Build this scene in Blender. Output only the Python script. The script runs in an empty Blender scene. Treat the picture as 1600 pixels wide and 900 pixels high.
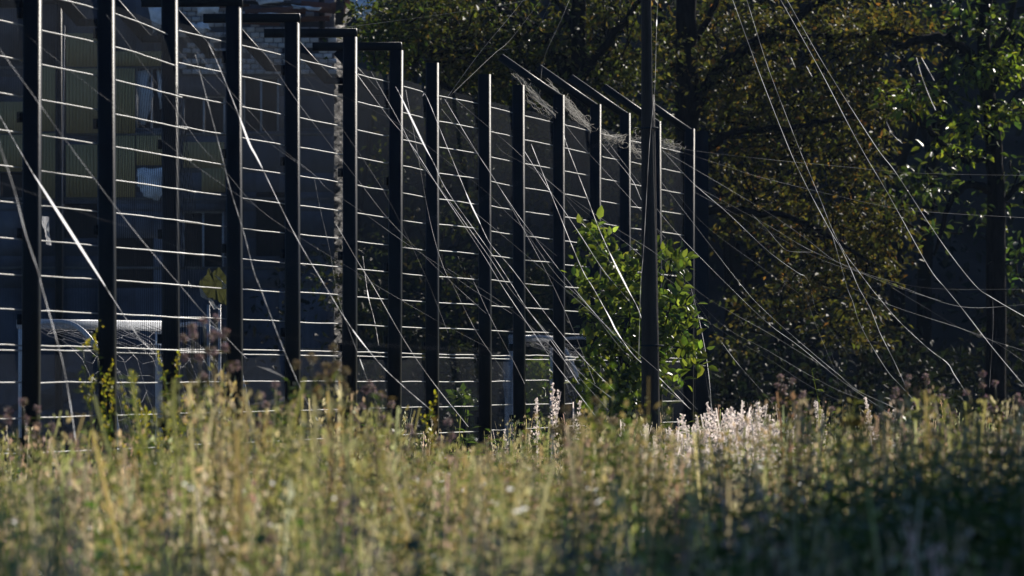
import bpy, math
import numpy as np
from mathutils import Vector, Matrix
R = np.random.RandomState(7)
rad = math.radians

# ------------------------------------------------------------------ camera, sky, sun, exposure
SC = bpy.context.scene
EYE = 1.6            # photographer's eye height (m)
F = 13333.0          # 300 mm lens in photo pixels (1600 wide)
HZ = 590.0           # horizon row in the photo
camd = bpy.data.cameras.new('camera'); cam = bpy.data.objects.new('camera', camd)
SC.collection.objects.link(cam); SC.camera = cam
cam.location = (0, 0, EYE); cam.rotation_euler = (rad(90), 0, 0)
camd.lens = 300; camd.sensor_width = 36; camd.shift_y = (HZ - 450) / 1600.0
camd.clip_start = 0.5; camd.clip_end = 4000
camd.dof.use_dof = True; camd.dof.focus_distance = 66; camd.dof.aperture_fstop = 9.5
camd.dof.aperture_blades = 0

SUN_AZ, SUN_EL = 33.0, 31.0      # degrees to the right of the view, above the horizon
sdir = Vector((math.sin(rad(SUN_AZ)) * math.cos(rad(SUN_EL)), math.cos(rad(SUN_AZ)) * math.cos(rad(SUN_EL)), math.sin(rad(SUN_EL))))
W = bpy.data.worlds.new('World'); SC.world = W; W.use_nodes = True
nt = W.node_tree; bgn = nt.nodes['Background']
sky = nt.nodes.new('ShaderNodeTexSky'); sky.sky_type = 'NISHITA'; sky.sun_disc = False
sky.sun_elevation = rad(SUN_EL); sky.sun_rotation = rad(SUN_AZ); sky.ozone_density = 10.0; sky.dust_density = 0.3
nt.links.new(sky.outputs[0], bgn.inputs[0]); bgn.inputs[1].default_value = 0.06
sund = bpy.data.lights.new('sun', 'SUN'); sund.energy = 5.0; sund.angle = rad(0.5); sund.color = (1.0, 0.93, 0.82)
sun = bpy.data.objects.new('sun', sund); SC.collection.objects.link(sun)
sun.rotation_euler = sdir.to_track_quat('Z', 'Y').to_euler()
SC.view_settings.view_transform = 'Standard'; SC.view_settings.look = 'None'
SC.view_settings.exposure = 0.5; SC.view_settings.gamma = 1.0
SC.render.engine = 'CYCLES'
SC.cycles.use_denoising = True
SC.cycles.max_bounces = 6; SC.cycles.transparent_max_bounces = 8
SC.cycles.sample_clamp_indirect = 4.0

# ------------------------------------------------------------------ helpers
C = SC.collection
def P(x, y, Y):
    """world point seen at photo pixel (x, y) at distance Y"""
    return np.array([(x - 800.0) / F * Y, Y, EYE + (HZ - y) / F * Y])
def px2m(n, Y): return n * Y / F

def nodemat(name):
    m = bpy.data.materials.new(name); m.use_nodes = True
    return m, m.node_tree, m.node_tree.nodes['Principled BSDF']
def mat(name, col, rough=0.6, metal=0.0, spec=0.5, var=0.25, scale=8.0, bump=0.0, bscale=40.0, col2=None, stretch=None):
    m, t, p = nodemat(name)
    tc = t.nodes.new('ShaderNodeTexCoord'); src = tc.outputs['Object']
    if stretch:
        mp = t.nodes.new('ShaderNodeMapping'); mp.inputs['Scale'].default_value = stretch
        t.links.new(src, mp.inputs[0]); src = mp.outputs[0]
    n = t.nodes.new('ShaderNodeTexNoise'); n.inputs['Scale'].default_value = scale; n.inputs['Detail'].default_value = 6
    t.links.new(src, n.inputs['Vector'])
    r = t.nodes.new('ShaderNodeValToRGB'); r.color_ramp.elements[0].position = 0.3; r.color_ramp.elements[1].position = 0.7
    c2 = col2 or tuple(c * (1 + var) for c in col)
    r.color_ramp.elements[0].color = (*[c * (1 - var) for c in col], 1); r.color_ramp.elements[1].color = (*c2, 1)
    t.links.new(n.outputs['Fac'], r.inputs[0]); t.links.new(r.outputs[0], p.inputs['Base Color'])
    p.inputs['Roughness'].default_value = rough; p.inputs['Metallic'].default_value = metal
    p.inputs['Specular IOR Level'].default_value = spec
    if bump:
        n2 = t.nodes.new('ShaderNodeTexNoise'); n2.inputs['Scale'].default_value = bscale; n2.inputs['Detail'].default_value = 5
        t.links.new(src, n2.inputs['Vector'])
        b = t.nodes.new('ShaderNodeBump'); b.inputs['Strength'].default_value = bump; b.inputs['Distance'].default_value = 0.02
        t.links.new(n2.outputs['Fac'], b.inputs['Height']); t.links.new(b.outputs[0], p.inputs['Normal'])
    return m
def leafmat(name, trans=0.5, rough=0.4, spec=0.5, boost=(1.3, 1.3, 0.8)):
    """thin plant tissue: per-leaf colour, gloss, and light passing through"""
    m, t, p = nodemat(name)
    a = t.nodes.new('ShaderNodeAttribute'); a.attribute_name = 'Col'
    t.links.new(a.outputs['Color'], p.inputs['Base Color'])
    p.inputs['Roughness'].default_value = rough; p.inputs['Specular IOR Level'].default_value = spec
    tr = t.nodes.new('ShaderNodeBsdfTranslucent')
    mu = t.nodes.new('ShaderNodeMix'); mu.data_type = 'RGBA'; mu.blend_type = 'MULTIPLY'; mu.inputs['Factor'].default_value = 1
    t.links.new(a.outputs['Color'], mu.inputs['A']); mu.inputs['B'].default_value = (*boost, 1)
    t.links.new(mu.outputs['Result'], tr.inputs['Color'])
    mx = t.nodes.new('ShaderNodeMixShader'); mx.inputs[0].default_value = trans
    t.links.new(p.outputs[0], mx.inputs[1]); t.links.new(tr.outputs[0], mx.inputs[2])
    t.links.new(mx.outputs[0], t.nodes['Material Output'].inputs[0])
    return m

class MB:
    """collects triangles (and colours); build() links them as one mesh object"""
    def __init__(s): s.v = []; s.f = []; s.c = []; s.n = 0
    def add(s, v, f, c=(0.5, 0.5, 0.5)):
        v = np.asarray(v, float).reshape(-1, 3); f = np.asarray(f, int).reshape(-1, 3)
        c = np.asarray(c, float)
        if c.ndim == 1: c = np.tile(c, (len(v), 1))
        s.v.append(v); s.f.append(f + s.n); s.c.append(c); s.n += len(v)
        return s
    def mesh(s, name, m=None, smooth=False):
        v = np.concatenate(s.v); f = np.concatenate(s.f); c = np.concatenate(s.c)
        me = bpy.data.meshes.new(name)
        me.vertices.add(len(v)); me.vertices.foreach_set('co', v.astype(np.float32).ravel())
        me.loops.add(len(f) * 3); me.loops.foreach_set('vertex_index', f.astype(np.int32).ravel())
        me.polygons.add(len(f)); me.polygons.foreach_set('loop_start', np.arange(0, len(f) * 3, 3, dtype=np.int32))
        try: me.polygons.foreach_set('loop_total', np.full(len(f), 3, dtype=np.int32))
        except Exception: pass
        if smooth: me.polygons.foreach_set('use_smooth', np.ones(len(f), dtype=bool))
        at = me.attributes.new('Col', 'FLOAT_COLOR', 'POINT')
        at.data.foreach_set('color', np.concatenate([c, np.ones((len(c), 1))], 1).astype(np.float32).ravel())
        me.update(); me.validate()
        if m: me.materials.append(m)
        return me
    def build(s, name, m, parent=None, smooth=False):
        return link(name, s.mesh(name, m, smooth), parent)
def link(name, me, parent=None, loc=None):
    o = bpy.data.objects.new(name, me); C.objects.link(o)
    if loc is not None: o.location = loc
    if parent is not None:
        o.parent = parent
        if parent.type == 'EMPTY': o.matrix_parent_inverse = Matrix.Translation(-parent.location)
    return o
def empty(name, loc):
    o = bpy.data.objects.new(name, None); C.objects.link(o); o.location = tuple(loc); o.empty_display_size = 0.2
    return o
LABELS = set()
def tag(o, label=None, cat=None, group=None, kind=None):
    if label: o['label'] = label
    if cat: o['category'] = cat
    if group: o['group'] = group
    if kind: o['kind'] = kind
    return o

BOXF = np.array([[0,2,1],[0,3,2],[4,5,6],[4,6,7],[0,1,5],[0,5,4],[1,2,6],[1,6,5],[2,3,7],[2,7,6],[3,0,4],[3,4,7]])
def boxv(c, ax, ay, az):
    """box with centre c and half-axis vectors"""
    c, ax, ay, az = [np.asarray(q, float) for q in (c, ax, ay, az)]
    return np.array([c + i * ax + j * ay + k * az for k in (-1, 1) for i, j in ((-1, -1), (1, -1), (1, 1), (-1, 1))])
def boxb(m, c, ax, ay, az, col=(.5, .5, .5), bev=0.0):
    """box, with chamfered long edges about az when bev > 0"""
    if not bev: return m.add(boxv(c, ax, ay, az), BOXF, col)
    c, ax, ay, az = [np.asarray(q, float) for q in (c, ax, ay, az)]
    lx, ly = np.linalg.norm(ax), np.linalg.norm(ay); bx, by = 1 - bev / lx, 1 - bev / ly
    ring = [(bx, -1), (1, -by), (1, by), (bx, 1), (-bx, 1), (-1, by), (-1, -by), (-bx, -1)]
    v = [c + i * ax + j * ay + k * az for k in (-1, 1) for i, j in ring]
    f = []
    for i in range(8):
        j = (i + 1) % 8; f += [[i, j, 8 + j], [i, 8 + j, 8 + i]]
    for i in range(1, 7): f += [[0, i + 1, i], [8, 8 + i, 8 + i + 1]]
    return m.add(v, f, col)
def catmull(pts, n=6):
    p = np.asarray(pts, float)
    if len(p) < 3:
        t = np.linspace(0, 1, n * 2)[:, None]; return p[0] * (1 - t) + p[-1] * t
    q = np.vstack([2 * p[0] - p[1], p, 2 * p[-1] - p[-2]]); out = []
    for i in range(1, len(q) - 2):
        t = np.linspace(0, 1, n, endpoint=False)[:, None]
        a, b, c, d = q[i-1], q[i], q[i+1], q[i+2]
        out.append(.5 * ((2*b) + (-a + c)*t + (2*a - 5*b + 4*c - d)*t**2 + (-a + 3*b - 3*c + d)*t**3))
    return np.vstack(out + [p[-1:]])
def tube(m, pts, r, sides=5, col=(.5, .5, .5), cap=True):
    p = np.asarray(pts, float); n = len(p); r = np.broadcast_to(np.asarray(r, float), (n,))
    t = np.gradient(p, axis=0); t /= np.linalg.norm(t, axis=1)[:, None] + 1e-12
    up = np.array([0, 0, 1.0]) if abs(t[0] @ np.array([0, 0, 1])) < .9 else np.array([1.0, 0, 0])
    a = np.cross(t, up); a /= np.linalg.norm(a, axis=1)[:, None] + 1e-12; b = np.cross(t, a)
    an = np.linspace(0, 2 * np.pi, sides, endpoint=False)
    v = (p[:, None] + r[:, None, None] * (np.cos(an)[None, :, None] * a[:, None] + np.sin(an)[None, :, None] * b[:, None])).reshape(-1, 3)
    i = np.arange(n - 1)[:, None] * sides; j = np.arange(sides)[None]; k = (j + 1) % sides
    q = np.stack([i + j, i + k, i + sides + k, i + sides + j], -1).reshape(-1, 4)
    f = np.concatenate([q[:, [0, 1, 2]], q[:, [0, 2, 3]]])
    if cap and sides > 2:
        e = np.array([[0, s + 1, s] for s in range(1, sides - 1)]); f = np.concatenate([f, e, (n - 1) * sides + e[:, ::-1]])
    return m.add(v, f, col)
def ribbon(m, pts, r, col=(.5, .5, .5)):
    """hair-thin flat strand (light passes through it)"""
    p = np.asarray(pts, float); n = len(p); r = np.broadcast_to(np.asarray(r, float), (n,))
    t = np.gradient(p, axis=0); a = np.cross(t, np.array([sdir.x * .5, 1.0, sdir.z * .5])); a /= np.linalg.norm(a, axis=1)[:, None] + 1e-12
    v = np.stack([p - a * r[:, None], p + a * r[:, None]], 1).reshape(-1, 3); i = np.arange(n - 1)[:, None] * 2
    return m.add(v, np.concatenate([i + np.array([0, 1, 3]), i + np.array([0, 3, 2])]), col)
def frames(d, nrm):
    """orthonormal frames (N,3,3) rows: length, width, normal"""
    d = d / (np.linalg.norm(d, axis=1)[:, None] + 1e-9)
    w = np.cross(nrm, d); w /= np.linalg.norm(w, axis=1)[:, None] + 1e-9
    return np.stack([d, w, np.cross(d, w)], 1)
def scatter(m, tv, tf, org, fr, sc, col):
    """copies of a template with per-copy frame, scale and colour; tv may carry a 4th column = shade factor"""
    tv = np.asarray(tv, float); N = len(org)
    sc = np.asarray(sc, float)
    if sc.ndim == 1: sc = sc[:, None] * np.ones((1, 3))
    v = np.einsum('nki,nij->nkj', tv[None, :, :3] * sc[:, None, :], fr) + org[:, None]
    f = np.asarray(tf)[None] + (np.arange(N) * len(tv))[:, None, None]
    return m.add(v.reshape(-1, 3), f.reshape(-1, 3), np.repeat(col, len(tv), 0))
def rnd_dirs(n, zb=0.0):
    d = R.normal(size=(n, 3)); d[:, 2] += zb; return d / np.linalg.norm(d, axis=1)[:, None]
LEAF_V = np.array([[0,0,0],[.45,.5,.14],[1,0,-.06],[.45,-.5,.14]]); LEAF_F = np.array([[0,2,1],[0,3,2]])
LEAF6_V = np.array([[0,0,0],[.28,.42,.1],[.66,.36,.07],[1,0,-.1],[.66,-.36,.07],[.28,-.42,.1],[.45,0,-.02]])
LEAF6_F = np.array([[0,6,1],[1,6,2],[2,6,3],[3,6,4],[4,6,5],[5,6,0]])
def palette(n, cols, wts, jit=.25):
    c = np.array(cols)[R.choice(len(cols), n, p=np.array(wts) / sum(wts))]
    return c * (1 + jit * R.normal(size=(n, 1))).clip(.4, 1.8) * (1 + .08 * R.normal(size=(n, 3)))

# ------------------------------------------------------------------ materials
M_post = mat('dark_green_paint', (.002, .005, .009), .42, spec=.13, var=.4, scale=5, bump=.15, bscale=120)
M_wire = mat('coated_wire', (.005, .013, .023), .8, spec=.08, var=.3, scale=15)
M_rung = mat('glint_painted_rung', (.5, .5, .5), .35, metal=.5, spec=.6, var=.15, scale=15)  # coloured paler than the mesh wires to paint in the sun glint
M_fib = leafmat('glass_fibre', .7, .3, 1.0, (1.0, 1.0, 1.0))
M_wood = mat('weathered_pole_wood', (.016, .014, .013), .55, spec=.25, var=.5, scale=6, bump=.8, bscale=30, stretch=(6, 6, .5))
M_conc = mat('concrete', (.13, .125, .12), .85, var=.3, scale=5, bump=.5)
M_bark = mat('bark', (.011, .010, .010), .95, spec=.05, var=.5, scale=9, bump=1.0, bscale=20, stretch=(3, 3, .7))
M_ground = mat('field_soil', (.05, .04, .025), .95, var=.5, scale=.7, col2=(.06, .07, .03), bump=.6)
M_pitch = mat('worn_asphalt', (.045, .045, .047), .9, var=.3, scale=2, bump=.3)
M_hill = mat('wooded_slope_soil', (.03, .03, .028), .95, var=.6, scale=.8, bump=1.0, bscale=3)
M_leaf = leafmat('tree_leaf', .58, .5, .2, (1.05, 1.05, .6))
M_leafg = leafmat('glossy_leaf', .52, .36, .35, (1.4, 1.35, .7))
M_grass = leafmat('grass_blade', .55, .38, .5, (1.15, 1.12, .9))
M_seed = leafmat('seed_head', .5, .7, .2, (1.1, 1.05, 1.0))
M_plume = leafmat('feathery_plume', .62, .7, .2, (1, .97, .95))
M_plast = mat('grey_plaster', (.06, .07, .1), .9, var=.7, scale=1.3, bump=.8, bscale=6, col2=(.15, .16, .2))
M_beige = mat('ochre_cladding', (.52, .39, .17), .7, var=.15, scale=1.0)
M_brick = [mat('silicate_brick_%d' % i, c, .9, var=.2, scale=9, bump=.5) for i, c in enumerate([(.42, .42, .44), (.34, .33, .34), (.5, .49, .5)])]
M_rust = mat('rusted_sheet', (.12, .045, .028), .8, var=.5, scale=2.5, bump=.5, bscale=8)
M_char = mat('charred_timber', (.012, .01, .01), .9, var=.5, bump=.6)
M_void = mat('dark_interior', (.012, .012, .014), 1.0, var=.3)  # near-black colour for the wall behind the openings
M_white = mat('white_paint', (.6, .62, .66), .35, var=.15, scale=6)
M_whitep = mat('peeling_white_render', (.7, .71, .75), .8, var=.3, scale=9, bump=1.0, bscale=14)
M_endw = mat('glint_painted_brick_end', (.05, .045, .043), .9, var=.6, scale=7, bump=1.0, bscale=14, col2=(.42, .39, .36))
_r = [n for n in M_endw.node_tree.nodes if n.bl_idname == 'ShaderNodeValToRGB'][0]; _r.color_ramp.elements[0].position = .5; _r.color_ramp.elements[1].position = .64  # pale noise flecks paint sparse sun glints onto dark masonry
M_olive = mat('olive_board', (.07, .075, .03), .6, var=.3, scale=5)
M_sheet = leafmat('torn_plastic_sheet', .6, .5, .4, (1, 1, 1))
M_net = mat('net_cord', (.22, .22, .24), .5, var=.1)
M_stone = mat('rubble_stone', (.07, .075, .09), .9, var=.4, scale=4, bump=.6)

# ------------------------------------------------------------------ ground, pitch, hill
def sheet(name, pts, m, nsub=0):
    b = MB(); n = len(pts)
    b.add(pts, [[0, i, i + 1] for i in range(1, n - 1)]); o = b.build(name, m); o['kind'] = 'structure'; return o
sheet('ground', [(-1500, -300, 0), (1500, -300, 0), (1500, 2500, 0), (-1500, 2500, 0)], M_ground)

# posts of the fence: (photo x of the right edge, distance)
PX = [-78, 62, 180, 279, 378, 468, 557, 627, 685, 767, 820, 882, 938, 985, 1034, 1084]
PY = [45.5 + 2.48 * i for i in range(len(PX))]
D = np.array([.125, .992, 0]); D /= np.linalg.norm(D); N = np.array([D[1], -D[0], 0]); Zv = np.array([0, 0, 1.])
HW, HD = .047, .055      # half width (across the fence), half depth (along it)
POST = []
for x, Y in zip(PX, PY):
    e = np.array([(x - 800) / F * Y, Y, 0]); POST.append(e - N * HW + D * 0)
A0 = POST[0] - D * 30; A1 = POST[-1] + D * 12
sheet('pitch', [A0 + (0, 0, .02), A1 + (0, 0, .02), A1 + N * -16 + (0, 0, .02), A0 + N * -16 + (0, 0, .02)], M_pitch)
# slope behind the trees, made high and steep to shade the wood
g = MB(); xs = np.linspace(-70, 90, 120); ss = np.linspace(0, 1, 40)
XX, S = np.meshgrid(xs, ss); H = S * 30
YY = 128 + S * 26 + 1.2 * np.sin(XX * .5) + .6 * np.sin(XX * 1.7 + S * 9) + R.normal(size=XX.shape) * .35
ZZ = -.3 + H + .5 * np.sin(XX * .9 + S * 14) + R.normal(size=XX.shape) * .2
ii = (np.arange(39)[:, None] * 120 + np.arange(119)[None]).ravel()
g.add(np.stack([XX, YY, ZZ], -1).reshape(-1, 3), np.concatenate([np.stack([ii, ii + 1, ii + 121], 1), np.stack([ii, ii + 121, ii + 120], 1)]))
tag(g.build('hill', M_hill), kind='structure')

# ------------------------------------------------------------------ ruined building behind the pitch
YB = 106.0
bld = empty('ruined_building', (P(250, 590, YB)[0], YB, 0))
tag(bld, 'shell-damaged pale building with beige cladding and broken roof behind the fence', 'building')
def pbox(mb, x0, x1, y0, y1, Yf, th, col=(.5, .5, .5), rot=0.0):
    a, b = P(x0, y1, Yf), P(x1, y0, Yf); c = (a + b) / 2; c[1] += th / 2
    hx, hz = abs(b[0] - a[0]) / 2, abs(b[2] - a[2]) / 2
    ax = np.array([math.cos(rot), 0, math.sin(rot)]) * hx; az = np.array([-math.sin(rot), 0, math.cos(rot)]) * hz
    return boxb(mb, c, ax, np.array([0, th / 2, 0]), az, col)
def part_box(name, m, parent, *a, **k):
    b = MB(); pbox(b, *a, **k); return b.build(name, m, parent)
def jag(name, m, parent, pts, Y, th, jit=1.2, n=5, col=(.5, .5, .5)):
    """jagged plate cut from an outline, with thickness"""
    pts = np.array(pts, float); out = []
    for i in range(len(pts)):
        a, b = pts[i], pts[(i + 1) % len(pts)]
        for t in np.linspace(0, 1, n, endpoint=False): out.append(a + (b - a) * t + R.normal(size=2) * jit)
    if not th:
        c = pts.mean(0); k = len(out); b = MB(); tl = lambda x, y: P(x, y, Y + .012 * math.sin(x * .5) + .01 * math.sin(y * .4))
        b.add([tl(x, y) for x, y in out] + [tl(*c)], [[i, (i + 1) % k, k] for i in range(k)], col); return b.build(name, m, parent)
    c = pts.mean(0); fr = [P(x, y, Y) for x, y in out]; bk = [q + np.array([0, th, 0]) for q in fr]; k = len(out)
    v = fr + bk + [P(c[0], c[1], Y), P(c[0], c[1], Y) + np.array([0, th, 0])]; f = []
    for i in range(k):
        j = (i + 1) % k; f += [[i, j, 2 * k], [k + j, k + i, 2 * k + 1], [i, k + i, k + j], [i, k + j, j]]
    b = MB(); b.add(v, f); return b.build(name, m, parent)
zt = -30
# front wall as piers and spandrels round real openings
FX = [-60, 0, 36, 62, 88, 100, 152, 178, 212, 262, 285, 358, 400, 440, 515]
wall = MB()
OPEN = [(212, 262, 105, 200), (0, 36, 270, 312), (100, 152, 318, 372), (285, 352, 150, 212), (380, 436, 120, 205), (285, 350, 330, 420), (180, 240, 372, 450), (400, 450, 300, 400)]
ys = sorted({-40, 900} | {v for o in OPEN for v in o[2:]}); xs_ = sorted({-120, 522} | {v for o in OPEN for v in o[:2]})
for i in range(len(xs_) - 1):
    for j in range(len(ys) - 1):
        cx, cy = (xs_[i] + xs_[i+1]) / 2, (ys[j] + ys[j+1]) / 2
        if any(o[0] < cx < o[1] and o[2] < cy < o[3] for o in OPEN): continue
        if cy < 10 and cx > 290: continue
        pbox(wall, xs_[i], xs_[i+1], ys[j], ys[j+1], YB, .35)
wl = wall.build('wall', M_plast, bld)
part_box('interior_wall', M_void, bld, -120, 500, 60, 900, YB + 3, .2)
for x0, x1, y0, y1 in OPEN:
    f = MB()
    pbox(f, x0, x0 + 3, y0, y1, YB + .1, .06); pbox(f, x1 - 3, x1, y0, y1, YB + .1, .06)
    pbox(f, (x0 + x1) / 2 - 1.5, (x0 + x1) / 2 + 1.5, y0, y1, YB + .1, .05); pbox(f, x0 + 3, x1 - 3, y0, y0 + 3, YB + .103, .05)
    f.build('window', M_white if x0 in (212, 285, 380) else M_char, bld)
jag('broken_sheet', M_white, bld, [(214, 112), (232, 108), (240, 150), (228, 196), (216, 190)], YB + .06, .01)
jag('broken_sheet', M_white, bld, [(246, 106), (258, 106), (259, 160), (250, 170)], YB + .07, .01)
jag('broken_sheet', M_whitep, bld, [(214, 262), (262, 264), (258, 300), (245, 314), (225, 305), (216, 290)], YB - .05, .02)
# beige cladding boards, ribbed
for x0, x1, y0, y1 in [(62, 87, 105, 205), (62, 87, 208, 310), (103, 152, 52, 104), (103, 152, 107, 208), (103, 152, 226, 308), (152, 178, 52, 208), (180, 211, 107, 208), (180, 262, 80, 103),
                       (180, 211, 212, 308), (0, 36, 159, 208), (0, 36, 211, 268), (-60, -4, 60, 208), (213, 262, 212, 258), (286, 350, 222, 262), (315, 352, 262, 300)]:
    b = MB(); n = max(3, int((x1 - x0) / 5)); w = (x1 - x0) / n
    pbox(b, x0, x1, y0, y1, YB - .03, .028)
    for k in range(n): pbox(b, x0 + k * w + .8, x0 + (k + 1) * w - .8, y0 + .5, y1 - .5, YB - .045, .013)
    b.build('cladding_panel', M_beige, bld)
for y in (105, 209, 310, 418):
    part_box('floor_band', M_conc, bld, -100, 515, y - 1.5, y + 2.5, YB - .012, .06)
for x in (93, 268, 362, 455):
    part_box('pilaster', M_conc, bld, x - 6, x + 5, 40, 700, YB - .06, .055)
# brick courses at the broken top
bm_ = []
for k in range(3):
    b = MB(); boxb(b, (0, 0, 0), (.052, 0, 0), (0, .03, 0), (0, 0, .029), bev=.004); bm_.append(b.mesh('brick', M_brick[k]))
row = 0; y = 112.0
while y > -8:
    x = 278 + (7 if row % 2 else 0)
    xe = 520
    while x < xe:
        if R.rand() > .06 and not (455 < x < 515 and 18 > y) and not (x < 358 and 40 < y < 118 and R.rand() < .35) and not (x > 370 and y < 42 and R.rand() < .6):
            o = link('brick', bm_[R.randint(3)], bld, P(x, y, YB - .02 + R.rand() * .022)); o.rotation_euler = (0, R.normal() * .025, R.normal() * .05)
        x += 14.2
    y -= 8.2; row += 1
# collapsed roof: rusted sheets, charred beams, plaster fragments
for (cx, cy, w, h, a, m_, nm) in [(430, 18, 95, 13, .06, M_rust, 'roof_sheet'), (505, 12, 70, 16, -.09, M_rust, 'roof_sheet'), (400, 34, 75, 9, -.05, M_rust, 'roof_sheet'), (470, 30, 90, 8, .03, M_rust, 'roof_sheet'),
        (350, 8, 80, 8, .05, M_rust, 'roof_sheet'), (545, 5, 55, 12, .2, M_rust, 'roof_sheet'), (503, 25, 9, 75, .02, M_char, 'charred_post'), (531, 18, 13, 42, -.05, M_char, 'charred_post'), (440, 6, 160, 5, -.04, M_char, 'beam'), (330, -4, 220, 9, .02, M_char, 'beam'), (60, 2, 130, 9, -.03, M_char, 'beam')]:
    Yd = YB - .16 - R.rand() * .3
    part_box(nm, m_, bld, cx - w / 2, cx + w / 2, cy - h / 2, cy + h / 2, Yd, .04, rot=a)
for pts in [[(385, 22), (410, 20), (470, 27), (465, 32), (420, 30), (390, 27)], [(455, 9), (500, 12), (498, 16), (460, 14)], [(400, 0), (440, -4), (445, 4), (405, 5)], [(545, -5), (592, 0), (586, 22), (575, 36), (556, 30), (550, 12)],
            [(300, 38), (325, 34), (330, 46), (308, 52)], [(230, 5), (262, 3), (258, 40), (240, 50)], [(300, 0), (345, 2), (340, 20), (310, 22)]]:
    jag('plaster_fragment', M_whitep, bld, pts, YB - .52, .05)
# sunlit broken end wall, seen edge-on
ew = MB(); nz, nd = 150, 26
zs = np.linspace(0, 6.4, nz); ds = np.linspace(0, 4.5, nd); DD, ZZ2 = np.meshgrid(ds, zs)
x0 = P(518, 590, YB)[0]
gx = x0 + .03 + .012 * DD + R.normal(size=DD.shape) * .05 - .09 * (R.rand(*DD.shape) < .12)
ii = (np.arange(nz - 1)[:, None] * nd + np.arange(nd - 1)[None]).ravel()
ew.add(np.stack([gx, YB + .02 + DD, ZZ2], -1).reshape(-1, 3), np.concatenate([np.stack([ii, ii + 1, ii + nd + 1], 1), np.stack([ii, ii + nd + 1, ii + nd], 1)]))
tag(ew.build('end_wall', M_endw, bld), 'sunlit crumbling end wall')
# rubble heaped along the foot of the building
def stone(name, c, r, m, parent=None):
    u = R.normal(size=(14, 3)); u /= np.linalg.norm(u, axis=1)[:, None]
    import bmesh
    b = bmesh.new()
    for q in u * (1 + .2 * R.normal(size=(14, 1))) * np.array([1.3, 1, .8]) * r: b.verts.new(q)
    bmesh.ops.convex_hull(b, input=b.verts); 
    for v in [v for v in b.verts if not v.link_faces]: b.verts.remove(v)
    me = bpy.data.meshes.new(name); b.to_mesh(me); b.free(); me.materials.append(m)
    return link(name, me, parent, c)
rb = empty('rubble_heap', (P(200, 590, YB - 4)[0], YB - 4, 0)); tag(rb, 'dark heap of broken masonry along the foot of the ruin', 'rubble')
for k in range(130):
    q = P(R.uniform(-60, 540), 590, YB - R.uniform(.8, 5)); q[2] = max(.12, (1.0 - abs(q[1] - YB + 2) / 4) * R.uniform(.2, 1.9)); stone('stone', q, R.uniform(.1, .32), M_stone, rb)

# ------------------------------------------------------------------ the tall mesh fence
fence = empty('sports_fence', POST[1]); tag(fence, 'tall dark green mesh sports fence with angled arms receding to the right', 'fence')
UP = [10.9 - k for k in range(11)]; LO = [.76, -.14] + [-1.13 - k for k in range(6)]
ztop = EYE + .2 * 12.05
for i, p in enumerate(POST):
    b = MB(); tilt = N * R.normal() * .006
    boxb(b, p + Zv * (ztop / 2), N * HW, D * HD, Zv * (ztop / 2) + tilt, bev=.012)
    po = b.build('post', M_post, fence)
    if i <= 7:
        L = .62; b = MB(); c = p + N * (HW + .003 - L / 2 - .02) + Zv * (ztop + .03)
        boxb(b, c, D * .03, Zv * .031, N * (L / 2 + .02), bev=.004); b.build('arm', M_post, po)
        b = MB(); s0 = p - N * (HW + .06) + Zv * (ztop - .31); boxb(b, s0, D * .028, Zv * .022, N * .06, bev=.003)
        e0 = s0 - N * .045; e1 = p - N * .43 + Zv * (ztop - .002); d = e1 - e0
        u = d / np.linalg.norm(d); boxb(b, (e0 + e1) / 2, D * .024, np.cross(D, u) * .034, d / 2, bev=.003); b.build('brace', M_post, po)
    elif i >= 11:
        b = MB(); e0 = p + N * (HW - .03) + Zv * (ztop - .035); e1 = e0 - N * .52 + Zv * .36; d = e1 - e0; u = d / np.linalg.norm(d)
        boxb(b, (e0 + e1) / 2, D * (HD - .004), np.cross(D, u) * .034, d / 2, bev=.014); b.build('arm', M_post, po)
    for k in (10.3, 7.3, 4.2, 1.3, -1.6):
        b = MB(); boxb(b, p - N * (HW + .017) + Zv * (EYE + .2 * k + R.normal() * .03), N * .017, D * .03, Zv * .03, bev=.004); b.build('clamp', M_post, po)
for i in range(len(POST) - 1):
    a, c = POST[i] - N * (HW + .012), POST[i + 1] - N * (HW + .012)
    for top in (True, False):
        pan = MB(); rows = UP if top else LO
        bent = i == 2 and top
        def pos(t, k, a=a, c=c, bent=bent, top=top):
            q = a + (c - a) * t + Zv * (EYE + .2 * k)
            q = q + N * (.012 * math.sin(3 * t + i * 2.1 + k * .3)) * (0 if bent else 1) * t * (1 - t) * 4
            if bent:
                w = min(1, max(0, (11.4 - k) / 7.5)) ** .7
                q = q + N * (.26 * w * t ** 1.6) + Zv * (-.04 * (1 - w) * t ** 2 - .02 * t * t)
            return q
        for j in range(51):
            t = (j + .5) / 51
            ks = np.linspace(rows[0] + .25, rows[-1] - .25, 5 if bent else 2)
            tube(pan, [pos(t, k) for k in ks], .0019, 4)
        po = tag(pan.build('mesh_panel', M_wire, fence), kind='stuff')
        for k in rows:
            b = MB(); ts = np.linspace(0.0, 1.0, 9 if bent else 6); kk = k + R.normal() * .012
            pts = np.array([pos(t, kk) + N * .006 + Zv * R.normal() * .0012 for t in ts]); tube(b, pts, .0040, 6); b.build('rung', M_rung, po)

part_box('end_screen', M_post, fence, 1087, 1107, 205, 905, 85.0, .12)

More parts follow.
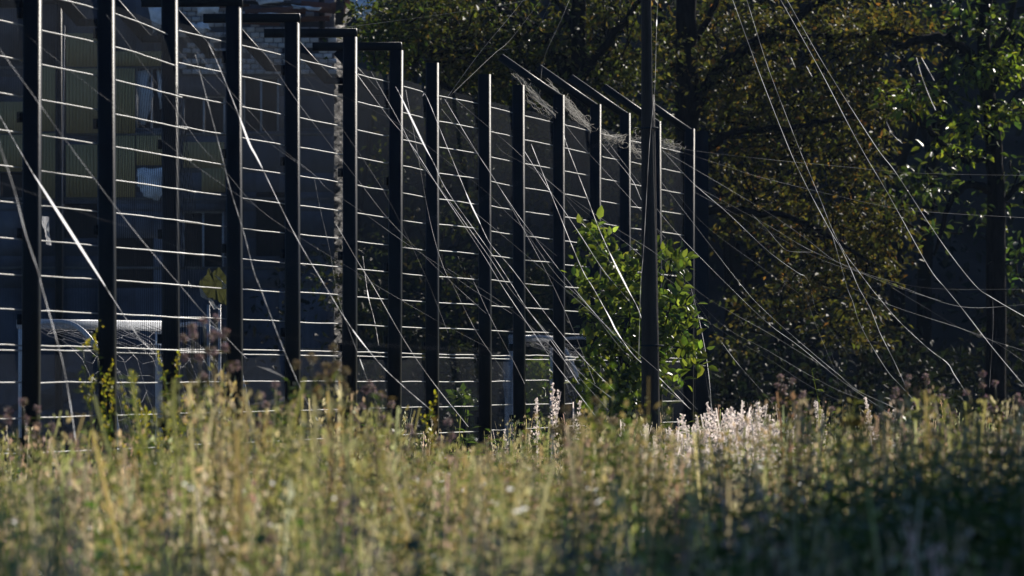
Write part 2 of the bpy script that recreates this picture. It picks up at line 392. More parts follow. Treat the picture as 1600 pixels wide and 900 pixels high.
# ------------------------------------------------------------------ utility pole
YP = 69.0
pole = empty('utility_pole', P(1017, 590, YP) * np.array([1, 1, 0])); tag(pole, 'dark wooden utility pole lashed to a stub, standing before the fence', 'pole')
b = MB(); pts = [P(1018.5, HZ + EYE / YP * F, YP), P(1016, 560, YP), P(1012, 250, YP), P(1010, 0, YP), P(1009, -260, YP)]
pts = catmull(pts, 8); r = np.interp(pts[:, 2], [0, 1.7, 3.4, 4.7, 6.1], [.078, .074, .052, .041, .036]); tube(b, pts + R.normal(size=pts.shape) * .0012, r, 14)
b.build('shaft', M_wood, pole, True)
b = MB(); s0 = P(1022, HZ + EYE / YP * F, YP); s1 = P(1014.2, 148, YP); s1[1] += .0; 
pts = s0 + (s1 - s0) * np.linspace(0, 1, 12)[:, None]; tube(b, pts + np.array([0, .03, 0]), np.linspace(.07, .046, 12), 12); b.build('stub', M_wood, pole, True)
for y in (200, 540):
    b = MB(); q = P(1015 if y < 300 else 1019, y, YP); an = np.linspace(0, 2 * np.pi, 17)
    tube(b, np.stack([q[0] + (.066 if y < 300 else .088) * np.cos(an), q[1] + .01 + .09 * np.sin(an), q[2] + 0 * an], 1), .008, 5); b.build('wire_lashing', M_wire, pole)

# ------------------------------------------------------------------ goals and things inside the pitch
def goal(name, label, e0, e1, h, depth, rpipe):
    root = empty(name, (*(e0[:2] + e1[:2]) / 2, .02)); tag(root, label, 'goal')
    e0 = np.array([e0[0], e0[1], 0.02]); e1 = np.array([e1[0], e1[1], .02]); u = (e1 - e0) / np.linalg.norm(e1 - e0); nb = np.array([u[1], -u[0], 0])
    if nb[0] < 0: nb = -nb
    hz = Zv * h
    def bar(nm, pts, r, m=M_white):
        b = MB(); tube(b, catmull(pts, 6), r, 10); return b.build(nm, m, root, True)
    bar('goal_post', [e0, e0 + hz * .5, e0 + hz - Zv * .03], rpipe); bar('goal_post', [e1, e1 + hz * .5, e1 + hz - Zv * .03], rpipe)
    b = MB(); boxb(b, (e0 + e1) / 2 + hz, nb * rpipe, Zv * rpipe, (e1 - e0) / 2 + u * rpipe, bev=.01); b.build('crossbar', M_white, root)
    for e in (e0, e1): bar('back_stay', [e + hz + nb * .04, e + hz * .99 + nb * depth * .5, e + hz * .8 + nb * depth * .78, e + hz * .35 + nb * depth * .95, e + nb * depth], rpipe * .5)
    bar('back_bar', [e0 + nb * depth + Zv * .02, e1 + nb * depth + Zv * .02], rpipe * .5)
    net = MB()
    L = np.linalg.norm(e1 - e0); ns = int(L / .12)
    for k in range(ns + 1):
        e = e0 + (e1 - e0) * k / ns; s = .12 * math.sin(k * .7)
        tube(net, catmull([e + hz + nb * .03, e + hz * (.86 + .05 * s) + nb * depth * (.55 + s), e + hz * (.45 + s * .3) + nb * depth * (.8 + s), e + nb * depth + Zv * .03], 5) + R.normal(size=(16, 3)) * .008, .0022, 3)
    for k in range(1, 15):
        t = k / 15; w = catmull([hz + nb * .03, hz * .86 + nb * depth * .55, hz * .45 + nb * depth * .8, nb * depth + Zv * .03], 5)[int(t * 15)]
        tube(net, [e0 + (e1 - e0) * q + w + R.normal(size=3) * .03 for q in np.linspace(0, 1, 16)], .0022, 3)
    tag(net.build('net', M_net, root), kind='stuff')
goal('football_goal', 'white football goal with sagging net behind the first two fence posts', P(36, 590, 66.5), P(250, 590, 69.2), 2.0, .9, .04)
goal('football_goal', 'distant small white goal frame behind the tenth fence post', P(800, 590, 90.5), P(864, 590, 93.0), 2.0, .9, .035)
# torn board on two posts
tb = empty('torn_board', P(335, 590, 60) * np.array([1, 1, 0])); tag(tb, 'torn olive board with ragged white edges on two thin posts', 'board')
jag('board', M_sheet, tb, [(322, 430), (326, 418), (332, 426), (342, 417), (350, 428), (361, 440), (362, 480), (345, 474), (332, 466), (314, 462), (311, 440)], 60, 0, .5, col=(.09, .095, .03))
jag('torn_edge', M_sheet, tb, [(311, 448), (316, 452), (322, 464), (332, 468), (338, 478), (347, 484), (334, 483), (326, 470), (314, 464)], 59.97, 0, .4, col=(.7, .7, .68))
jag('torn_edge', M_sheet, tb, [(335, 430), (343, 433), (350, 443), (360, 450), (348, 450), (346, 440)], 59.97, 0, .4, col=(.7, .7, .68))
jag('torn_edge', M_sheet, tb, [(294, 438), (300, 446), (299, 450), (295, 448)], 59.97, 0, .3, col=(.7, .7, .68))
for x in (326, 343):
    b = MB(); q = P(x, 476, 60.05); tube(b, [q * np.array([1, 1, 0]), q], .011, 8); b.build('support_post', M_white, tb, True)
part_box('support_bracket', M_white, tb, 345, 357, 581, 586, 60, .03)
sg = jag('white_rag', M_sheet, None, [(65, 338), (77, 339), (77, 360), (80, 383), (72, 382), (70, 360), (66, 352)], 74, 0, .4, col=(.6, .6, .62))
tag(sg, 'narrow white torn sheet hanging behind the first fence bay', 'sheet')
lp = empty('lamp_column', P(92, 590, 88) * np.array([1, 1, 0])); tag(lp, 'dark slim lamp column standing before the beige ruin wall', 'lamp post')
b = MB(); q = P(92, -40, 88); tube(b, [q * np.array([1, 1, 0]), q * .5 + q * np.array([1, 1, 0]) * .5, q], [.045, .04, .034], 10); b.build('column', M_post, lp, True)
b = MB(); tube(b, [P(97.5, 350, 87.9), P(97, 290, 87.9), P(98.5, 200, 87.9), P(101, 40, 87.9)], .006, 5); b.build('cable', M_net, lp)
pb = jag('peeling_post', M_whitep, None, [(787, 556), (795, 553), (803, 554), (804, 600), (802, 660), (801, 810), (788, 810), (789, 640), (786, 600)], 86, .1, .7, 7)
tag(pb, 'peeling bluish white gatepost leaning behind the ninth fence bay', 'post')

# ------------------------------------------------------------------ trees
def tree(name, label, trunk, limbs, blobs, Y, mleaf, cols, wts, llen, group=None, tr=.12, spray=36, twigs=True, tv=LEAF_V, tf=LEAF_F, tight=1.0, dens=.8, back=0.0):
    base = P(trunk[0][0], 590, Y); base[2] = 0
    root = empty(name, base); tag(root, label, 'tree', group)
    b = MB(); tp = [base] + [P(x, y, Y) for x, y in trunk]
    tp = catmull(tp, 8); tube(b, tp + R.normal(size=tp.shape) * tr * .05, np.linspace(tr * 1.5, tr * .7, len(tp)), 12); t_o = b.build('trunk', M_bark, root, True)
    for lm in limbs:
        w = lm[0]; b = MB(); q = catmull([P(x, y, Y + dy) for x, y, dy in lm[1:]], 7)
        tube(b, q + R.normal(size=q.shape) * .012, np.linspace(w, w * .35, len(q)), 8); b.build('limb', M_bark, t_o, True)
    cr = MB(); tw = MB()
    for (cx, cy, rx, ry, dy, dd, n, cshift) in blobs:
        n = max(4, int(n * dens)); u = rnd_dirs(n) * (R.rand(n, 1) ** .4)
        ctr = np.stack([P(cx + rx * a, cy - ry * c, Y + dy + back + dd * bb) for a, bb, c in u])
        hub = P(cx, cy + ry * .3, Y + dy)
        for c in ctr:
            k = max(6, int(spray * R.uniform(.5, 1.4))); rs = R.uniform(.16, .38) * tight
            lo = R.normal(size=(k, 3)) * np.array([rs, rs, rs * .42])
            dv = rnd_dirs(k, -.5) + lo / rs * .5
            nr = rnd_dirs(k, .0) * .8 + np.array([0, 0, 1.0])
            tone = (1 + .22 * R.normal()); col = palette(k, cols, wts) * max(.45, tone) * np.array(cshift)
            ln = llen * R.uniform(.6, 1.3, k)
            scatter(cr, tv, tf, c + lo, frames(dv, nr), np.stack([ln, ln * R.uniform(.42, .62, k), ln * .8], 1), col)
            if twigs and R.rand() < .5:
                e = c; s = c + (hub - c) * R.uniform(.3, .9) + R.normal(size=3) * .1
                tube(tw, catmull([s, (s + e) / 2 + R.normal(size=3) * .07, e], 4), np.linspace(.014, .005, 9), 4)
    tag(cr.build('crown', mleaf, root), kind='stuff')
    if tw.n: tag(tw.build('twigs', M_bark, root), kind='stuff')
OLV = [(.05, .06, .016), (.028, .036, .014), (.085, .08, .022), (.1, .075, .024)]
def tint(r, g, b): return (r, g, b)
tree('chestnut_tree', 'broad dark chestnut rising behind the middle of the fence, left of pole', [(907, 400), (906, 200), (904, 60), (908, -120), (915, -320)],
     [(.09, (905, 150, 0), (850, 60, .3), (780, 10, .6), (700, -40, .8)), (.07, (906, 120, 0), (955, 60, -.3), (1010, -10, -.6)), (.06, (906, 230, 0), (840, 190, -.3), (740, 160, -.4), (660, 110, -.4)), (.05, (905, 60, 0), (870, 0, .3), (820, -60, .3))],
     [(700, 60, 120, 90, 0, 1.6, 230, tint(1, 1, 1)), (850, 90, 150, 110, .3, 1.8, 300, tint(.95, 1, 1)), (620, 30, 60, 60, -1, 1, 70, tint(1, 1.15, 1)), (600, 75, 28, 38, -1.5, .5, 26, tint(1.3, 1.7, .9)), (960, 60, 80, 130, 0, 1.5, 160, tint(1, 1, 1)), (760, 230, 170, 90, .5, 1.5, 200, tint(.8, .9, 1)),
      (920, 250, 120, 110, .8, 1.5, 170, tint(.9, .9, 1)), (780, -180, 320, 140, .6, 2.6, 110, tint(1, 1, 1)), (700, 430, 200, 120, 1.0, 1.5, 160, tint(.7, .8, 1)), (900, 480, 120, 130, 1.0, 1.5, 120, tint(.8, .9, 1))],
     97, M_leaf, OLV, [6, 5, 2, 1], .085, spray=30, tight=.62, dens=.5, back=.7, tr=.085)
tree('chestnut_tree', 'chestnut with yellowing and rust-orange leaves, right of the pole', [(1074, 400), (1073, 180), (1072, 40), (1078, -140), (1080, -340)],
     [(.085, (1076, 190, 0), (1120, 110, -.2), (1190, 60, -.5), (1270, 10, -.8), (1340, -30, -1)), (.06, (1075, 260, 0), (1140, 210, -.4), (1230, 200, -.6), (1330, 180, -.8)), (.05, (1074, 90, 0), (1110, 20, .2), (1150, -60, .3)), (.055, (1075, 330, 0), (1160, 330, -.4), (1260, 350, -.6), (1360, 410, -.8)), (.05, (1190, 60, -.5), (1290, 60, -.6), (1400, 50, -.8), (1460, 70, -.8))],
     [(1130, 90, 110, 110, 0, 1.5, 240, tint(1, .95, 1)), (1290, 60, 130, 80, -.5, 1.3, 240, tint(1.15, 1.05, 1)), (1410, 45, 60, 40, -.8, .8, 70, tint(1.3, 1.1, .9)), (1230, 190, 130, 80, -.3, 1.3, 220, tint(1.05, 1, .95)), (1360, 150, 70, 50, -.8, .8, 80, tint(1.12, .98, .95)), (1330, 250, 70, 45, -.8, .8, 75, tint(1.12, .98, .95)),
      (1180, 300, 80, 90, 0, 1.3, 130, tint(1.0, .9, .9)), (1290, 350, 90, 60, -.6, .9, 100, tint(1.12, .98, .95)), (1370, 350, 60, 40, -.8, .7, 50, tint(1.12, .98, .95)), (1260, 440, 100, 60, -.5, 1.0, 100, tint(1.12, .98, .95)), (1360, 420, 50, 40, -.8, .7, 40, tint(1.12, .98, .95)), (1340, 510, 50, 50, -.5, .7, 50, tint(1.12, .98, .95)), (1170, 500, 60, 60, 0, 1.0, 24, tint(.8, .8, .9)),
      (1040, 300, 60, 160, .5, 1.2, 120, tint(.8, .9, 1)), (1180, -170, 260, 130, .3, 2.6, 100, tint(1.1, 1, 1)), (1060, 60, 60, 120, .5, 1.2, 90, tint(1, 1, 1))],
     100, M_leaf, [(.062, .072, .02), (.028, .036, .014), (.1, .092, .026), (.14, .085, .028)], [6, 4, 3, .6], .085, spray=30, tight=.6, dens=.42, back=.6, tr=.12)
tree('broadleaf_tree', 'dark crooked tree with sparse bright green leaf clusters at right edge', [(1556, 420), (1556, 300), (1550, 190), (1538, 110), (1540, 20), (1560, -140)],
     [(.1, (1540, 130, 0), (1500, 75, -.2), (1450, 60, -.4), (1400, 75, -.5)), (.06, (1552, 240, 0), (1500, 250, -.3), (1450, 200, -.5), (1405, 165, -.6)), (.05, (1545, 150, 0), (1585, 90, .2), (1620, 40, .3)), (.055, (1555, 300, 0), (1510, 290, -.4), (1480, 330, -.6), (1460, 400, -.6)), (.05, (1545, 100, 0), (1580, 30, 0), (1590, -40, 0)), (.04, (1556, 330, 0), (1590, 290, 0), (1640, 270, 0))],
     [(1410, 160, 28, 26, -.7, .4, 12, tint(2.0, 1.9, 1.0)), (1455, 140, 26, 20, -.5, .4, 10, tint(1.1, 1.1, 1)), (1500, 195, 30, 22, -.5, .5, 13, tint(2.0, 1.9, 1.0)), (1530, 180, 22, 16, -.4, .3, 7, tint(2.0, 1.9, 1.0)), (1490, 240, 30, 24, -.5, .5, 11, tint(2.0, 1.9, 1.0)), (1510, 105, 34, 28, -.4, .5, 14, tint(.9, 1, 1)), (1578, 110, 36, 34, -.2, .6, 18, tint(2.0, 1.9, 1.0)), (1585, 170, 26, 20, 0, .5, 9, tint(1, 1.1, 1)),
      (1540, 30, 60, 30, 0, .8, 14, tint(1, 1.1, .9)), (1590, 60, 26, 40, .2, .5, 14, tint(1, 1.1, .9)), (1490, 10, 40, 18, -.5, .6, 7, tint(1, 1.1, .9)), (1440, 280, 44, 34, 0, .7, 12, tint(.7, .75, .8)), (1480, 330, 60, 50, 0, .7, 11, tint(.7, .75, .8)), (1400, 310, 30, 50, .2, .6, 7, tint(.7, .75, .8)), (1590, 260, 30, 40, .3, .6, 7, tint(.7, .75, .8)), (1560, 330, 60, 50, .5, .8, 8, tint(.7, .75, .8)), (1600, 420, 30, 60, .4, .6, 12, tint(.6, .8, 1)), (1560, -160, 130, 110, 0, 2, 40, tint(1, 1, 1))],
     99, M_leafg, [(.06, .085, .02), (.03, .05, .018), (.1, .125, .03)], [4, 4, 2], .11, spray=15, tr=.085, tv=LEAF6_V, tf=LEAF6_F, tight=.55)
# a tree outside the frame, right of the photographer, that shades the near weeds
for tx, ty, lab in [(6.5, 25.6, 'nearer tree right of the view whose shadow darkens the close weeds'), (8.4, 35.5, 'farther tree right of the view shading the middle of the meadow')]:
    sb = empty('shade_tree', (tx, ty, 0)); tag(sb, lab, 'tree')
    b = MB(); tube(b, [(tx, ty, 0), (tx + .1, ty, 3), (tx - .1, ty, 6.5)], [.2, .16, .08], 10); b.build('trunk', M_bark, sb, True)
    b = MB(); n = 30000; u = rnd_dirs(n) * R.rand(n, 1) ** .4 * np.array([2.5, 4.8, 2.2]) + np.array([tx, ty, 6.7])
    scatter(b, LEAF_V, LEAF_F, u, frames(rnd_dirs(n, -.4), rnd_dirs(n, 1.0)), np.outer(R.uniform(.18, .34, n), [1, .6, .8]), palette(n, OLV, [5, 4, 2, 0])); tag(b.build('crown', M_leaf, sb), kind='stuff')

# far wood on the slope: reads as one dark mass
b = MB(); n = 70000
xx = R.uniform(-14, 24, n); yy = 122 + R.rand(n) * 14; zz = R.rand(n) * 12
keep = (np.sin(xx * 1.3 + 2) + np.sin(zz * 1.1 + xx * .7) + np.sin(yy + zz * .8) + R.normal(size=n) * .7) > -.4
xx, yy, zz = xx[keep], yy[keep], zz[keep]; n = len(xx)
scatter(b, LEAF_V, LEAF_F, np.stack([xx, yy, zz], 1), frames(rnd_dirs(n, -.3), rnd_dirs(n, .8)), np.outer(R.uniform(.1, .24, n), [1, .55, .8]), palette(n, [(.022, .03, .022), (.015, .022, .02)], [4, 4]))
for k in range(90):
    x, y = R.uniform(-13, 23), R.uniform(119, 133); q = np.array([[x, y, 0], [x + R.normal() * .3, y, 4], [x + R.normal() * .9, y, 9], [x + R.normal() * 1.6, y, 14]]); tube(b, catmull(q, 4), np.linspace(R.uniform(.05, .18), .02, 13), 6, (.015, .013, .012))
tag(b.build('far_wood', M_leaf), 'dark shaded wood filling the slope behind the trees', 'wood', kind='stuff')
# dark hedge at the foot of the wood
b = MB(); n = 26000; xx = R.uniform(-4, 11, n); yy = 104 + R.rand(n) * 8; zz = R.rand(n) ** 1.3 * 2.6 * (1 + .25 * np.sin(xx * 2))
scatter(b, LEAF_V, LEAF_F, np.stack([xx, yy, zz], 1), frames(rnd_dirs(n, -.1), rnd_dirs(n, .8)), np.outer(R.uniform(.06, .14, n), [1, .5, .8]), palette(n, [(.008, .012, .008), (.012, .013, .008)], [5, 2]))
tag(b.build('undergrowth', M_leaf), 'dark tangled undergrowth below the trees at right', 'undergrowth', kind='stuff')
# ------------------------------------------------------------------ leafy sapling by the pole
YS = 71.5
sap = empty('leafy_sapling', P(985, 590, YS) * np.array([1, 1, 0])); tag(sap, 'bright green leafy sapling growing around the wooden pole', 'sapling')
st = MB(); fol = MB(); shoots = []
for k in range(9):
    x0, x1, y1 = 985 + R.normal() * 12, R.uniform(915, 1060), R.uniform(380, 520)
    q = catmull([P(x0, HZ + EYE / YS * F, YS), P((x0 * 2 + x1) / 3, 640, YS + R.normal() * .1), P((x0 + 2 * x1) / 3, 520, YS + R.normal() * .15), P(x1, y1, YS + R.normal() * .2)], 6)
    tube(st, q, np.linspace(.016, .004, len(q)), 6)
tag(st.build('stems', M_bark, sap), kind='stuff')
for k in range(310):
    for _ in range(40):
        x, y = R.uniform(903, 1068), R.uniform(366, 700)
        left = 905 + 10 * math.sin(y * .05); right = np.interp(y, [366, 400, 450, 520, 600, 700], [950, 1068, 1050, 1062, 1040, 1010])
        if y < 400 and 955 < x < 1000: continue
        if left < x < right: break
    shoots.append((x, y, R.uniform(-.5, .4), R.uniform(-1, 1), R.uniform(-.5, .9), 7, .078))
for x, y, dx, dz in [(1060, 478, 1, .1), (1075, 490, .8, -.5), (1058, 465, .5, .9), (1075, 550, 1, .2), (1080, 565, .9, -.3), (1068, 545, .6, .6), (1055, 580, .7, -.8), (1050, 405, 1, .1), (930, 372, .2, 1), (920, 375, -.4, .9), (940, 380, .6, .6), (1045, 500, 1, 0), (1060, 560, 1, .1)]:
    shoots.append((x, y, -.25, dx, dz, 9, .098))
cand = []
for x, y, dy, dx, dz, nl, ll in shoots:
    o0 = P(x, y, YS + dy); ax = np.array([dx, R.normal() * .4, dz]); ax /= np.linalg.norm(ax); sd = np.cross(ax, np.array([0, -1, .3])); sd /= np.linalg.norm(sd)
    for j in range(nl):
        s = (j // 2) * .035; sg_ = 1 if j % 2 else -1
        dv = ax * .55 + sd * sg_ + R.normal(size=3) * .25 if j < nl - 1 else ax
        if j == nl - 1: s += .02
        nr = np.array([0, -.6, .7]) + R.normal(size=3) * .45
        cand.append((o0 + ax * s, dv, nr, ll * R.uniform(.75, 1.25), (1.0 if ll < .08 else 1.9) * palette(1, [(.08, .115, .022), (.04, .065, .018), (.14, .18, .035)], [4, 3, 2], .3)[0]))  # outer sprays coloured brighter, painting in sunlight on their leaves
    tube(fol, [o0 - ax * .03, o0 + ax * (nl // 2) * .035], .0022, 3, (.06, .09, .02))
cand.sort(key=lambda c: -c[3])
lm_ = []
for k in range(12):
    b = MB(); v = LEAF6_V * np.array([1, R.uniform(.55, .7), 1]) + np.array([0, 0, 0]); v[:, 2] += -.18 * R.rand() * v[:, 0] ** 2
    b.add(v, LEAF6_F, palette(1, [(.075, .11, .018), (.045, .07, .016), (.16, .2, .035)], [3, 2, 4], .2)[0]); lm_.append(b.mesh('leaf', M_leafg))
for k, (o0, dv, nr, ln, col) in enumerate(cand):
    fr = frames(dv[None], nr[None])
    if k < 260:
        o = link('leaf', lm_[R.randint(12)], sap); o.matrix_basis = Matrix.Translation(o0) @ Matrix(fr[0].T.tolist()).to_4x4() @ Matrix.Scale(ln, 4)
    else: scatter(fol, LEAF6_V * np.array([1, .62, 1]), LEAF6_F, o0[None], fr, np.array([ln]), col[None])
tag(fol.build('foliage', M_leafg, sap), kind='stuff')
# low green weeds inside the fence, seen through it
for (cx, cy, rx, ry, Y, n, lab) in [(838, 590, 26, 40, 88, 300, 'green bush in the gap behind the eleventh fence post'), (722, 628, 22, 20, 76, 160, 'sunlit green shrub low behind the eighth fence bay'), (500, 622, 14, 14, 66, 90, 'small green shrub low behind the fifth fence bay')]:
    root = empty('shrub', P(cx, 590, Y) * np.array([1, 1, 0])); tag(root, lab, 'shrub'); b = MB()
    u = rnd_dirs(n) * R.rand(n, 1) ** .45; o0 = np.stack([P(cx + rx * a, cy - ry * c, Y + .3 * q) for a, q, c in u]); low = np.stack([o0[:, 0], o0[:, 1], R.rand(n) * o0[:, 2]], 1)
    o0 = np.concatenate([o0, low[:n // 3]]); k = len(o0)
    scatter(b, LEAF_V, LEAF_F, o0, frames(rnd_dirs(k), rnd_dirs(k, .8)), np.outer(R.uniform(.05, .1, k), [1, .6, 1]), palette(k, [(.07, .12, .02), (.1, .14, .02)], [1, 1])); tag(b.build('foliage', M_leafg, root), kind='stuff')
    b = MB(); [tube(b, [P(cx, 590, Y) * np.array([1, 1, 0]), P(cx + R.normal() * rx * .5, cy, Y)], [.012, .004], 5) for _ in range(4)]; b.build('stems', M_bark, root)

# ------------------------------------------------------------------ meadow
def fence_x(Y): return POST[1][0] + (Y - POST[1][1]) * D[0] / D[1]
def field(n, Y0, Y1, pw=1.0, mx=.07):
    Y = Y0 + (Y1 - Y0) * R.rand(int(n * 1.6)) ** pw; X = R.uniform(-1, 1, len(Y)) * (Y * mx + .5)
    k = X > fence_x(Y) + .12; X, Y = X[k][:n], Y[k][:n]; return X, Y
def patch(X, Y, s, o): return np.sin(X * 1.9 / s + o) * np.cos(Y * .55 / s + o * 2) + .5 * np.sin(X * 4.3 / s + Y * 1.1 / s + o * 3)
def blade_t(bend):
    h = np.linspace(0, 1, 4); x = bend * h ** 2.2; z = h * (1 - .22 * abs(bend) * h); w = np.array([.5, .5, .36, 0])
    v = []; 
    for a, c, ww in zip(x, z, w): v += [[a, -ww, c], [a, ww, c]]
    v = v[:7]; return np.array(v), np.array([[0,1,3],[0,3,2],[2,3,5],[2,5,4],[4,5,6]])
GC = [(.15, .175, .05), (.085, .115, .04), (.33, .28, .15), (.46, .4, .25), (.25, .24, .085)]
gm = MB()
for bd in (.08, .2, .34, .5, .7):
    n = 27000; X, Y = field(n, 14.5, 90, 1.5); n = len(X)
    pt = patch(X, Y, 1.0, .6); h = (.86 + .17 * pt + .16 * patch(X, Y, .18, 5.0) + .13 * R.normal(size=n)).clip(.3, 1.35)
    an = R.uniform(0, 2 * np.pi, n); fr = np.stack([np.stack([np.cos(an), np.sin(an), 0 * an], 1), np.stack([-np.sin(an), np.cos(an), 0 * an], 1), np.tile(Zv, (n, 1))], 1)
    dry = patch(X, Y, .5, 2.0) + .5 * patch(X, Y, .2, 1.0) + R.normal(size=n) * .45 > (31 - Y).clip(-2, 12) * .07 + (X / Y * F > 250) * .4
    tone = (1.02 + .5 * patch(X, Y, .16, 3.3) + .2 * R.normal(size=n)).clip(.35, 1.8)
    col = np.where(dry[:, None], palette(n, GC, [1, .5, 4, 4, 1]), palette(n, GC, [5, 4, 1, .5, 3])) * tone[:, None]
    scatter(gm, *blade_t(bd), np.stack([X, Y, 0 * X], 1), fr, np.stack([h, R.uniform(.0035, .008, n), h], 1), col)
tag(gm.build('meadow_grass', M_grass), 'tall sunlit grass of the meadow in the foreground', 'grass', kind='stuff')
def panicle(seed, plume=False):
    rr = np.random.RandomState(seed); v = []; f = []
    lean = rr.uniform(-.1, .1); pts = np.array([[lean * t ** 2, .03 * rr.normal() * t, t] for t in np.linspace(0, 1, 4)])
    for q in pts: v += [[q[0] - .0022, q[1], q[2]], [q[0] + .0022, q[1], q[2]]]
    for i in range(3): f += [[2*i, 2*i+1, 2*i+3], [2*i, 2*i+3, 2*i+2]]
    m_ = 110 if plume else 26; hl = .2 if plume else .26
    for k in range(m_):
        t = 1 - hl * rr.rand() ** .9; sp = (1 - t) / hl; w = (.007 if plume else .03) * (sp * .9 + .25)
        c = np.array([lean * t * t + rr.normal() * w, rr.normal() * w, t]); d = np.array([rr.normal() * .4, rr.normal() * .4, 1]); d /= np.linalg.norm(d); s = np.cross(d, rr.normal(size=3)); s /= np.linalg.norm(s)
        L = rr.uniform(.012, .026) * (.55 if plume else 1); b0 = len(v); sw = .34 if plume else .2; v += [list(c), list(c + d * L * .5 + s * L * sw), list(c + d * L), list(c + d * L * .5 - s * L * sw)]; f += [[b0, b0+1, b0+2], [b0, b0+2, b0+3]]
    return np.array(v), np.array(f)
def yaw(n, an=None):
    an = R.uniform(0, 2 * np.pi, n) if an is None else an
    return np.stack([np.stack([np.cos(an), np.sin(an), 0 * an], 1), np.stack([-np.sin(an), np.cos(an), 0 * an], 1), np.stack([R.normal(size=n) * .07, R.normal(size=n) * .07, np.ones(n)], 1)], 1)
sm = MB()
for s in range(6):
    n = 1700; X, Y = field(n, 15, 88, 1.4); n = len(X); pt = patch(X, Y, 1.0, .6)
    h = (.97 + .16 * pt + .16 * patch(X, Y, .18, 5.0) + .1 * R.normal(size=n)).clip(.45, 1.4)
    pk = patch(X, Y, 1.3, 4.0) + R.normal(size=n) * .5 > .65
    col = np.where(pk[:, None], palette(n, [(.44, .33, .22), (.46, .33, .26), (.36, .29, .14)], [2, 2, 1]), palette(n, [(.5, .43, .26), (.6, .52, .37), (.38, .36, .16), (.31, .35, .12)], [3, 3, 4, 3]))
    scatter(sm, *panicle(s), np.stack([X, Y, 0 * X], 1), yaw(n), h, col)
tag(sm.build('meadow_seed_heads', M_seed), 'tan and pinkish grass seed heads standing above the meadow', 'grass', kind='stuff')
def weed(seed, nl=18, ll=.07, bushy=1.0):
    rr = np.random.RandomState(seed); v = []; f = []
    lean = rr.uniform(-.12, .12)
    for t in np.linspace(0, 1, 4): q = [lean * t * t, 0, t]; w = .005 * (1.1 - t); v += [[q[0] - w, 0, q[2]], [q[0] + w, 0, q[2]]]
    for i in range(3): f += [[2*i, 2*i+1, 2*i+3], [2*i, 2*i+3, 2*i+2]]
    for k in range(nl):
        t = .25 + .75 * (k + rr.rand()) / nl; an = rr.uniform(0, 6.28); L = ll * (1.25 - .8 * t) * rr.uniform(.7, 1.3) * 1.6 * bushy
        d = np.array([math.cos(an), math.sin(an), rr.uniform(.0, .9)]); d /= np.linalg.norm(d); s = np.cross(d, [0, 0, 1]); s /= np.linalg.norm(s); c = np.array([lean * t * t, 0, t]); b0 = len(v)
        v += [list(c), list(c + d * L * .5 + s * L * .2), list(c + d * L - np.array([0, 0, L * .25])), list(c + d * L * .5 - s * L * .2)]; f += [[b0, b0+2, b0+1], [b0, b0+3, b0+2]]
    return np.array(v), np.array(f)
wm = MB()
for s in range(7):
    n = 520; X, Y = field(n, 15, 80, 1.3); n = len(X); k = (patch(X, Y, 1.2, 1.0 + s) + R.normal(size=n) * .5) > -.1; X, Y = X[k], Y[k]; n = len(X)
    h = R.uniform(.75, 1.3, n); scatter(wm, *weed(s, 22), np.stack([X, Y, 0 * X], 1), yaw(n), h, palette(n, [(.05, .1, .02), (.08, .12, .02), (.035, .07, .025)], [4, 3, 3]))
tag(wm.build('meadow_weeds', M_leafg), 'leafy green weeds mixed through the meadow', 'weeds', kind='stuff')

ENV = np.array([(-60, 650), (0, 648), (40, 660), (80, 690), (130, 668), (180, 690), (240, 660), (290, 600), (320, 568), (350, 590), (390, 640), (440, 640), (480, 600), (520, 575), (560, 628), (610, 645), (660, 680), (760, 695), (830, 685), (890, 650), (930, 640), (965, 585), (1000, 650), (1050, 690), (1120, 668), (1180, 650), (1230, 610), (1270, 625), (1330, 650), (1400, 620), (1450, 605), (1500, 640), (1560, 610), (1660, 620)])
tw_s, tw_w = MB(), MB()
for s in range(14):
    n = 104; x = R.uniform(-50, 1650, n); Y = R.uniform(25, 43, n); X = (x - 800) / F * Y
    ytop = np.interp(x, ENV[:, 0], ENV[:, 1]) + np.abs(R.normal(size=n)) * 75 - 6; h = (EYE + (HZ - ytop) / F * Y).clip(.7, 1.75)
    k = X > fence_x(Y) + .1; X, Y, h, n = X[k], Y[k], h[k], int(k.sum()); o0 = np.stack([X, Y, 0 * X], 1)
    if s % 2: scatter(tw_s, *panicle(100 + s), o0, yaw(n), np.stack([h * 1.3, h * 1.3, h], 1), palette(n, [(.36, .31, .15), (.38, .3, .2), (.28, .27, .09), (.5, .44, .26)], [3, 1, 4, 2]))
    else: scatter(tw_w, *weed(200 + s, 40, .045, .8), o0, yaw(n), h, palette(n, [(.07, .1, .025), (.12, .13, .035), (.05, .075, .025), (.15, .12, .06)], [3, 2, 3, 2]))
tag(tw_s.build('tall_dry_stalks', M_seed), 'ragged taller dry stalks rising out of the meadow', 'weeds', kind='stuff')
tag(tw_w.build('tall_leafy_weeds', M_leafg), 'ragged taller leafy weeds rising out of the meadow', 'weeds', kind='stuff')
lw = MB()
for s in range(8):
    n = 125; x = 850 + 800 * R.rand(n) ** .8; Y = R.uniform(20, 29.5, n); X = (x - 800) / F * Y
    ytop = np.interp(x, [850, 1000, 1150, 1400, 1650], [915, 880, 850, 815, 770]) + R.normal(size=n) * 46; h = (EYE + (HZ - ytop) / F * Y).clip(.6, 1.5)
    scatter(lw, *weed(300 + s, 46, .06, .9), np.stack([X, Y, 0 * X], 1), yaw(n), h, palette(n, [(.05, .095, .022), (.035, .07, .02), (.08, .13, .03)], [3, 3, 1]))
tag(lw.build('lush_weeds', M_leafg), 'lush dark green weeds in the shade at lower right', 'weeds', kind='stuff')
